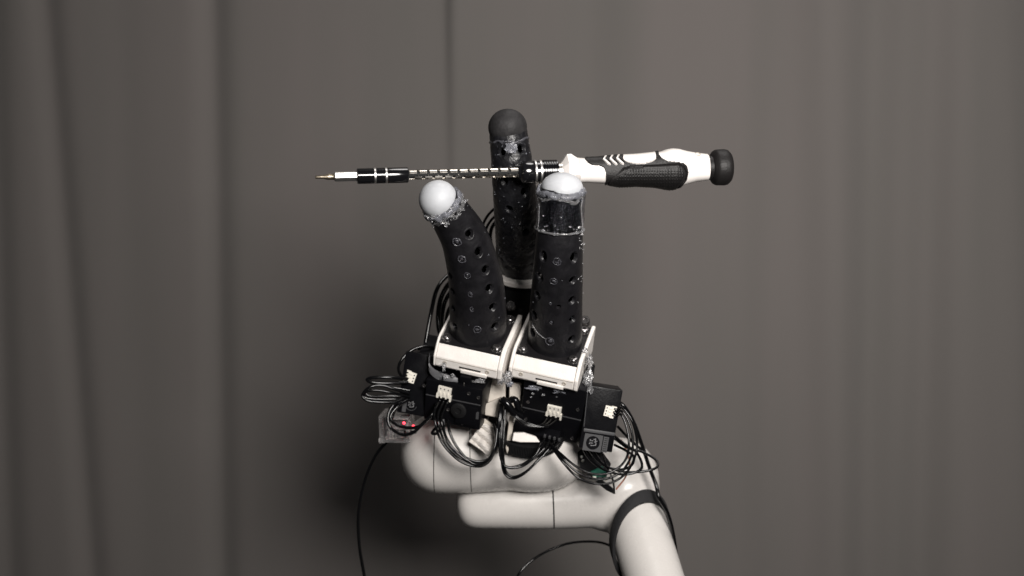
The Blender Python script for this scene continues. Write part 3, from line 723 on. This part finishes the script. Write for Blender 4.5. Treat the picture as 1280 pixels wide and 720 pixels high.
# ------------------------------------------------------------------ cables
def wire(pts, r=.0007, m='cable', parent=hand, name='wire', seg=8, kind=None, lab=None):
    b = MB(); q = [p if isinstance(p, Vector) else P(*p) for p in pts]
    b.tube(q, r, seg, 8); o = b.build(name, M[m], parent, 80)
    if lab: o['label'] = lab
    return o
# from the connector of A: down and round to the centre
for i, s_ in enumerate(cA):
    wire([s_, s_+dA*.003+Vector((0, -.001, 0)), (543+i*5, 514+i*2, 37), (544+i*4, 528, 34), (549+i*4, 546, 34), (560+i*3, 563-i, 34), (578+i*2, 578-i*3, 35), (600, 583-i*3, 36), (614+i, 573-i*2, 37), (620+i, 550, 37), (624+i, 522, 38), (627, 500, 42)], .00078)
wire([(553, 527, 38), (557, 545, 35), (568, 562, 34), (585, 576, 34), (603, 581, 35), (616, 568, 36), (620, 548, 37), (617, 530, 44)], .0008)
wire([(560, 524, 38), (562, 540, 35), (572, 560, 34), (590, 579, 34), (606, 579, 34), (618, 560, 35), (622, 530, 38), (625, 505, 42)], .0008)
wire([(551, 522, 40), (546, 533, 38), (540, 541, 38), (545, 542, 38), (551, 536, 40)], .0009)
# small terminal plugs under A
for x in (547, 554, 560):
    b = MB(); b.lathe(P(x, 524, 39), (0, 0, -1), [(0, .0008), (.0015, .001), (.0035, .001)], 10); b.build('wire_plug', M['label'], hand)
# C connector to centre
for i, s_ in enumerate(cC):
    wire([s_, s_+dC*.002+Vector((-.001, -.0015, 0)), (676+i*4, 531+i, 41), (660, 529+i*1.5, 39), (645, 520+i, 38), (636, 510+i, 38), (628, 500+i, 40), (626, 498, 46)], .00078)
wire([(627, 499, 39), (634, 505, 38), (642, 516, 39), (652, 522, 41)], .0024, name='wire_bundle')
wire([(638, 500, 40), (644, 500, 39), (648, 510, 40), (652, 516, 43)], .0020, name='wire_bundle')
# plugs under C and their loops
for i in range(4):
    x = 681+i*6; y = 545+i*1.6
    b = MB(); b.box(P(x, y, 45), HF, (.0013, .0012, .0022), .0002); b.build('wire_plug', M['label'], hand)
    st = (x, y+3, 45)
    if i < 2:
        wire([st, (x-5, y+12, 40), (668, 570+i*2, 38), (652, 581+i*2, 37), (634, 584, 36), (626, 572, 36), (625-i, 545, 37), (627, 518, 39), (628, 500, 42)], .0008)
    elif i == 2:
        wire([st, (x-6, y+12, 40), (672, 576, 38), (655, 592, 37), (640, 598, 37), (630, 590, 37), (627, 570, 36), (627, 540, 37), (628, 505, 41)], .0008)
    else:
        wire([st, (x-8, y+10, 41), (676, 572, 38), (658, 589, 36), (642, 596, 36), (632, 588, 36), (629, 566, 36), (630, 535, 38), (632, 505, 41)], .0007)
# big loops to the right motor
for i, s_ in enumerate(cD):
    wire([s_, s_+dD*.002+Vector((0, -.0005, 0)), (776+i, 510+(2-i)*4, 39), (782+i*4, 530-i*2, 38), (786+i*5, 550, 36+i), (784+i*5, 570, 35+i), (774+i*4, 584+i*4, 34+i), (758+i*2, 592+i*6, 33+i), (740, 592+i*6, 33+i), (720, 583+i*6, 34+i), (703, 569+i*4, 36), (690, 557+i, 40), (686, 551, 44)], .00075)
wire([(735, 560, 52), (745, 573, 48), (760, 584, 44), (782, 590, 42), (806, 589, 42), (821, 584, 44), (820, 575, 48), (803, 565, 52), (785, 560, 54), (768, 548, 56)], .0008)
wire([(727, 558, 52), (738, 575, 48), (757, 588, 42), (782, 593, 40), (802, 585, 42), (796, 566, 46), (782, 556, 50), (768, 545, 56)], .0008)
wire([(742, 565, 52), (756, 582, 47), (775, 587, 45), (789, 582, 45), (792, 571, 47), (782, 563, 50), (768, 556, 55)], .0008)
wire([(772, 533, 56), (786, 548, 60), (805, 565, 66)], .0009)
wire([(753, 568, 52), (758, 582, 46), (766, 600, 44), (768, 617, 46)], .0006)
wire([(777, 550, 70), (784, 566, 62), (787, 580, 58), (782, 596, 52), (770, 612, 50)], .0005, 'brown', name='wire', lab='thin brown wire')
# left loops
wire([(510, 478, 48), (485, 479, 44), (466, 478, 42), (459, 474.5, 42), (468, 472, 42), (490, 472, 44), (512, 474, 50)], .0011)
wire([(512, 492, 48), (495, 487, 44), (478, 482, 42), (462, 484, 40), (453, 494, 40), (460, 501, 40), (480, 503, 42), (505, 503, 46)], .0009)
wire([(512, 496, 50), (490, 491, 45), (472, 488, 43), (458, 489, 42), (455, 496, 42), (468, 499, 43), (495, 499, 46), (512, 500, 50)], .0009)
wire([(512, 488, 50), (490, 484, 48), (470, 481, 46), (458, 488, 45), (462, 495, 45), (490, 495, 47), (512, 496, 50)], .0009)
wire([(505, 498, 47), (492, 506, 43), (485, 520, 41), (488, 534, 40), (502, 543, 39), (516, 541, 38), (528, 530, 38), (540, 518, 38), (547, 503, 42)], .0010)
wire([(510, 500, 47), (497, 508, 43), (488, 521, 41), (496, 531, 40), (512, 535, 39), (526, 532, 38), (535, 524, 40)], .0010)
wire([(500, 505, 47), (493, 512, 45), (489, 524, 44)], .0014)
wire([(548, 436, 58), (530, 433, 54), (514, 438, 52), (502, 450, 50), (498, 462, 50), (504, 474, 52)], .0009)
wire([(546, 434, 62), (535, 433, 60), (522, 436, 58)], .0011)
# cables behind the bent finger
wire([(600, 330, 95), (575, 336, 88), (558, 346, 80), (546, 362, 72), (539, 390, 66), (531, 434, 62), (528, 455, 60)], [.0008, .0010, .0012, .0013, .0013, .0013, .0013])
wire([(590, 335, 95), (566, 350, 86), (553, 368, 80), (548, 390, 76), (549, 412, 74), (556, 430, 72)], .0016)
wire([(585, 345, 92), (566, 362, 86), (556, 378, 82), (552, 400, 78), (552, 415, 76)], .0014)
wire([(580, 365, 92), (562, 385, 86), (557, 405, 80)], .0012)
wire([(640, 250, 80), (622, 258, 84), (608, 272, 88), (603, 290, 90), (610, 320, 92)], .0009)
wire([(640, 262, 80), (625, 266, 84), (612, 278, 88), (606, 295, 90), (612, 320, 92)], .0009)
wire([(640, 280, 84), (622, 276, 88), (613, 292, 90), (616, 320, 92)], .0012)
# long cords (things of their own)
def cord(pts, r, lab):
    b = MB(); b.tube([P(*p) for p in pts], r, 10, 8); o = b.build('cord', M['cable'], None, 80); return tag(o, lab, 'cable')
cord([(520, 540, 66), (502, 541, 62), (484, 552, 70), (468, 572, 74), (455, 604, 78), (448, 642, 80), (449, 680, 82), (454, 712, 84), (463, 760, 90), (480, 800, 95), (520, 855, 100), (560, 872, 100)], .0010, 'thin black cord hanging down at the left of the arm')
cord([(775, 695, 125), (762, 682, 118), (742, 677, 112), (712, 679, 105), (684, 689, 100), (662, 703, 95), (646, 722, 92), (632, 760, 92), (610, 830, 100), (600, 868, 108)], .0008, 'thin black cord curving below the elbow at the bottom edge')
cord([(768, 500, 60), (780, 508, 58), (792, 528, 62), (802, 555, 66), (812, 585, 72), (820, 606, 72), (824, 622, 70), (834, 640, 72), (841, 665, 78), (846, 700, 92), (852, 760, 100), (870, 835, 95), (900, 862, 95)], .0012, 'thick black cord running down behind the forearm at the right')

# ------------------------------------------------------------------ controller board behind the wires
cb = thing('circuit_board', P(744, 590, 62), 'small black and green circuit board under the right motor wires', 'circuit board')
slab([(722, 566, ), (733, 556), (752, 563), (764, 580), (758, 597), (742, 600), (726, 588)], [66, 66, 64, 62, 60, 60, 64], 6, 'module_case', M['black'], cb)
slab([(738, 590), (752, 583), (760, 590), (757, 597), (742, 597)], 57, 2, 'board', M['green'], cb)
slab([(744, 602), (752, 600), (766, 610), (768, 618), (758, 613)], 56, 3, 'plug_housing', M['black'], cb)
for (x, y) in ((727, 571), (728.5, 576)):
    b = MB(); b.blob(P(x, y, 62.5), .0009, .2, x, sub=2); b.build('solder_joint', M['steel'], cb)
for i in range(4):
    b = MB(); b.box(P(736+i*7, 597+i*.6, 57.0), (Vector((1, 0, 0)), Vector((0, 1, 0)), Vector((0, 0, 1))), (.0022, .002, .0022), .0002); b.build('terminal', M['conn'] if i % 2 else M['label'], cb)

# ------------------------------------------------------------------ clear box with a red indicator
bx = thing('clear_box', P(493, 556, 62), 'small clear plastic box with a red indicator lamp at the left', 'plastic box')
AX = frame(math.radians(8), math.radians(-1), math.radians(12))
def bpart(cx, cy, w_, h_, d_, Y, name, m, bev=.0004):
    q = MB(); cbox(q, cx, cy, Y, w_, h_, d_, AX, bev); return q.build(name, M[m], bx)
bpart(476, 537, 5, 34, 18, 56, 'side_panel', 'clear'); bpart(509, 541, 4, 26, 18, 56, 'side_panel', 'clear')
bpart(492, 552, 34, 3.5, 18, 56, 'bottom_panel', 'clear'); bpart(493, 523.5, 36, 3, 18, 56, 'top_panel', 'clear'); bpart(492, 540, 30, 28, 1.2, 68, 'back_panel', 'clear', .0002)
bpart(494, 543, 22, 9, 5, 60, 'inner_block', 'clear'); bpart(482, 533, 1.5, 26, 8, 60, 'divider', 'label', .0001); bpart(494, 536, 26, 1.6, 8, 59, 'divider', 'clear', .0001)
for x in (487, 491, 495, 499, 503): bpart(x, 544, 1.0, 8, 2, 62, 'contact', 'chrome', .0001)
bpart(477, 551, 8, 7, 8, 55, 'foot', 'clear'); bpart(508, 551, 8, 6, 8, 55, 'foot', 'clear')
for i, (x, y) in enumerate(((505, 529), (517, 533))):
    q = MB(); q.lathe(P(x, y, 57-i*2), (0, -1, .2), [(0, .0008), (.002, .0008), (.0026, .0005), (.0028, .0001)], 16); q.build('indicator_lamp', M['red'], bx)

# ------------------------------------------------------------------ screwdriver
XA, XB = P(394, 221.5, -20), P(918, 208.8, 24)
AXD = (XB-XA).normalized()
def tpx(px):
    # distance along the tool axis whose image has this pixel x
    lo, hi = -.02, (XB-XA).length+.02
    for _ in range(50):
        m_ = (lo+hi)/2; q = XA+AXD*m_
        if 640+q.x/K(q.y*1000) < px: lo = m_
        else: hi = m_
    return lo
def kat(px): q = XA+AXD*tpx(px); return K(q.y*1000)
sd = thing('screwdriver', XA+AXD*tpx(705), 'precision screwdriver with white and black handle held across the fingers', 'screwdriver')
UPV = (Vector((0, 0, 1))-AXD*AXD.z).normalized(); FRV = AXD.cross(UPV)
if FRV.y > 0: FRV = -FRV
def rlathe(prof, name, m, seg=40, parent=sd, sharp=40):
    b = MB()
    rows = [[XA+AXD*tpx(x)+(UPV*math.cos(2*PI*j/seg+math.radians(48)*(seg < 12))+FRV*math.sin(2*PI*j/seg+math.radians(48)*(seg < 12)))*max(r*kat(x), 1e-5) for j in range(seg)] for x, r in prof]
    b.grid(np.array(rows), True, True, True); return b.build(name, M[m], parent, sharp)
# bit
b = MB(); rows = []
for x, ry, rz in ((394, 1.4, 2.2), (395, 2.0, 2.6), (402, 2.2, 2.8), (405, 2.6, 3.0), (409, 3.6, 3.6), (412, 4.0, 4.0), (415, 3.6, 3.6), (418, 4.4, 4.4)):
    c = XA+AXD*tpx(x); kk = kat(x); rows.append([c+(UPV*math.cos(a)*ry+FRV*math.sin(a)*rz)*kk for a in np.linspace(0, 2*PI, 20, endpoint=False)])
b.grid(np.array(rows), True, True, True); bit = b.build('bit', M['bit'], sd)
rlathe([(417, 3.8), (419, 6.4), (447, 6.4)], 'hex_shank', 'steel', 6, bit, 25)
sl = rlathe([(446, 7), (446.3, 9.2), (447, 9.8), (466.6, 9.8), (467, 9.2), (470, 9.2), (470.4, 9.8), (480.6, 9.8), (481, 9.2), (484, 9.2), (484.4, 9.8), (509, 9.8), (510, 9.2), (510.3, 6)], 'bit_holder', 'gloss')
rlathe([(467.2, 9.3), (467.6, 9.9), (469.6, 9.9), (470, 9.3)], 'ring', 'steel', 40, sl); rlathe([(481.2, 9.3), (481.6, 9.9), (483.6, 9.9), (484, 9.3)], 'ring', 'steel', 40, sl)
# slotted flexible shaft: a core and interlocking links
sh = rlathe([(509, 4.5), (655, 4.5)], 'shaft', 'groove')
nl = 11; pitch = (650-511)/nl
for i in range(nl):
    x0 = 511+i*pitch; b = MB()
    for q in range(4):
        a0 = q*PI/2+.42; a1 = a0+PI/2-.62
        rows = []
        for x, r in ((x0+.4, 5.0), (x0+.8, 6.2), (x0+pitch-3.0, 6.2), (x0+pitch-2.6, 5.0)):
            xs = x+(pitch/2 if q % 2 else 0); kk = kat(xs); c = XA+AXD*tpx(xs)
            rows.append([c+(UPV*math.cos(a)+FRV*math.sin(a))*r*kk for a in np.linspace(a0, a1, 8)])
        b.grid(np.array(rows))
    # diagonal bridge between links
    for q in range(4):
        a0 = q*PI/2+.1; pts = [XA+AXD*tpx(x0+pitch-2.2+3.6*f)+(UPV*math.cos(a0+f*.9)+FRV*math.sin(a0+f*.9))*5.5*kat(x0) for f in np.linspace(0, 1, 5)]
        b.tube(pts, .00035, 6, 2)
    b.build('shaft_link', M['chrome'], sh, 40)
rlathe([(647, 5), (647.5, 8), (650, 9), (652, 13), (654, 13.8), (666, 14.0), (667, 13.4), (667.3, 9)], 'collar', 'gloss')
rlathe([(667, 13), (667.4, 14.8), (669.2, 15), (669.8, 14.4), (670, 13)], 'collar_ring', 'steel'); rlathe([(673.6, 13), (674, 14.8), (675.8, 15), (676.4, 14.4), (676.6, 13)], 'collar_ring', 'steel')
rlathe([(667, 9), (667.2, 13.6), (678.4, 13.6), (678.6, 9)], 'collar_core', 'gloss')
prof = [(678, 13)]
for i in range(6): x = 678.6+i*3; prof += [(x, 12.6), (x+.5, 14.8), (x+1.8, 14.8), (x+2.3, 12.6)]
prof += [(696.8, 13), (697, 8)]
rlathe(prof, 'threaded_sleeve', 'gloss')
# fine knurl notches catch the light on the sleeve
for i in range(5): pass
rlathe([(696, 9), (697, 10.5), (702, 10.5), (703, 9.4), (706, 9.4), (708, 8)], 'neck', 'chrome')

# handle: rounded section following the outline
TOPS = [(700, -9), (703, -13), (708, -21.5), (713, -21.8), (721, -16.5), (730, -15.5), (745, -15.6), (770, -17.4), (795, -18.0), (815, -19.6), (826, -21.5), (833, -24.0), (840, -25.0), (848, -24.2), (858, -21.3), (870, -19), (884, -17.0), (888, -16)]
BOTS = [(700, 9), (703, 13), (708, 15), (713, 17), (721, 15.5), (730, 15), (745, 16), (758, 17.2), (775, 20), (795, 19.5), (815, 21), (830, 24.0), (838, 25.0), (846, 23.8), (855, 21), (868, 17.6), (884, 16), (888, 15.5)]
def hsurf(x, a, off=0.0):
    kk = kat(x); c = XA+AXD*tpx(x)
    tp = -np.interp(x, *zip(*TOPS)); bt = np.interp(x, *zip(*BOTS))
    ca, sa = math.cos(a), math.sin(a)     # a=0 top, +90deg front
    e = 2.0/2.6; cc = math.copysign(abs(ca)**e, ca); ss = math.copysign(abs(sa)**e, sa)
    if x < 722:  # faceted collar
        f = PI/4; aa = ((a+PI/8) % f)-f/2; g = math.cos(f/2)/math.cos(aa)*1.04; cc, ss = ca*g, sa*g
    hgt = tp if ca > 0 else bt; dep = (tp+bt)/2*.97
    return c+UPV*(cc*(hgt*kk+off))+FRV*(ss*(dep*kk+off)), -cc*hgt   # point, v in px (down positive)
def inpoly(x, y, poly):
    c = False; n = len(poly)
    for i in range(n):
        x1, y1 = poly[i]; x2, y2 = poly[(i+1) % n]
        if (y1 > y) != (y2 > y) and x < (x2-x1)*(y-y1)/(y2-y1)+x1: c = not c
    return c
def yax(x): q = XA+AXD*tpx(x); return 360-(q.z-CZ)/K(q.y*1000)
NX, NA = 480, 180
xs = [700+183*i/(NX-1) for i in range(NX)]; yc = [yax(x) for x in xs]
PT = []; VV = []
for i, x in enumerate(xs):
    row = []; vr = []
    for j in range(NA):
        p_, v_ = hsurf(x, 2*PI*j/NA); row.append(p_); vr.append(yc[i]+v_)
    PT.append(row); VV.append(vr)
AR = np.array([[tuple(p) for p in r] for r in PT])
b = MB(); b.grid(AR, True, True, True); hd = b.build('handle', M['handle'], sd, 32)
GR = [(732, 150), (732, 200), (736, 205), (741, 208), (750, 208.6), (755, 211), (757.5, 217), (757, 226), (754, 233), (752, 260), (842, 260), (847, 236), (856, 226), (858.5, 217), (857, 209), (852, 205.5), (843, 204), (833, 203), (826, 199.5), (823, 195), (823, 150)]
CHEV = []
for i in range(3):
    ox = 8.0*i; CHEV.append([(756.6+ox, 195.6-i*.6), (759.6+ox, 195.4-i*.6), (756.6+ox, 200.0-i*.4), (764.0+ox, 206.4-i*.3), (763.2+ox, 208.0-i*.3), (761.0+ox, 207.6-i*.3), (753.6+ox, 201.0-i*.4)])
def oval(x, y): return ((x-799)/20.5)**2+((y-(199.2+(x-799)*-.02))/ (7.2 if y > 199 else 30))**2 < 1
PADL = [(756, 232), (762, 226), (771, 219), (779, 213), (787, 210.5), (805, 209.4), (830, 208.2), (846, 207.8), (852, 211), (855, 217), (853, 226), (846, 233), (838, 250), (756, 250)]
def region(test, off, name, m, parent, edge=-.0002, lift=None):
    Q = NA; keep = []; cnt = {}
    for i in range(NX-1):
        xm = (xs[i]+xs[i+1])/2
        for j in range(Q):
            k_ = (j+1) % Q; ym = (VV[i][j]+VV[i][k_]+VV[i+1][j]+VV[i+1][k_])/4
            if test(xm+4.5*math.sin(2*PI*(j+.5)/NA), ym): keep.append((i, j))
    ks = set(keep); mp = {}; vs = []; fs = []
    def inner(i, j):
        return all(((i+a), (j+c_) % Q) in ks for a in (-1, 0) for c_ in (-1, 0))
    for (i, j) in keep:
        f = []
        for a, c_ in ((i, j), (i, (j+1) % Q), (i+1, (j+1) % Q), (i+1, j)):
            if (a, c_) not in mp:
                o_ = off if inner(a, c_) else edge
                if lift and inner(a, c_): o_ += lift(xs[a]+4.5*math.sin(2*PI*c_/NA), VV[a][c_], c_)
                mp[(a, c_)] = len(vs); vs.append(hsurf(xs[a], 2*PI*c_/NA, o_)[0])
            f.append(mp[(a, c_)])
        fs.append(f)
    b = MB(); b.add(vs, fs); return b.build(name, m, parent, 60)
ing = lambda x, y: inpoly(x, y, GR)
inc = lambda x, y: any(inpoly(x, y, c) for c in CHEV)
inp = lambda x, y: inpoly(x, y, PADL)
def near_pad(x, y):   # groove round the pad
    k_ = inp(x, y); return any(inp(x+dx, y+dy) != k_ for dx, dy in ((.8, 0), (-.8, 0), (0, .8), (0, -.8)))
gp = region(lambda x, y: ing(x, y) and not inc(x, y) and not oval(x, y), .0008, 'grip', M['grip'], sd, lift=lambda x, y, j: -.00065 if near_pad(x, y) else 0)
dots = lambda x, y, j: .00028*max(0, math.sin(x*1.9+(0 if int(y/1.7) % 2 else 1.6)))*max(0, math.sin(y*1.85))-.00005
region(lambda x, y: ing(x, y) and inpoly(x+0, y, [(760, 231), (772, 221.5), (782, 215), (790, 212.5), (845, 210), (851, 214), (852, 222), (845, 231), (838, 250), (760, 250)]), .00100, 'grip_pad', M['grip_tex'], gp, .0007, dots)
for c_ in CHEV: region(lambda x, y: inpoly(x, y, c_), .0009, 'chevron', M['handle'], gp)
region(oval, .0007, 'thumb_oval', M['handle'], gp)
# hanging hole
cq, _ = hsurf(869, math.radians(38)); nrm = (UPV*math.cos(math.radians(38))+FRV*math.sin(math.radians(38))).normalized()
b = MB(); b.lathe(cq-nrm*.0010, nrm, [(0, .0002), (.0, .0014), (.0012, .0017), (.0014, .0014), (.0006, .0011), (.0004, .0002)], 20); b.build('hole', M['white_dull'], hd)
rlathe([(879, 8), (879.5, 14.4), (880.5, 15.2), (888.5, 15.0), (889.5, 17.2), (892, 20.8), (895, 22.4), (905, 22.7), (908.5, 21.8), (911, 19.2), (911.4, 18.8), (912.4, 15.5), (912.2, 14.5), (912.2, 5)], 'end_cap', 'grip', 48)
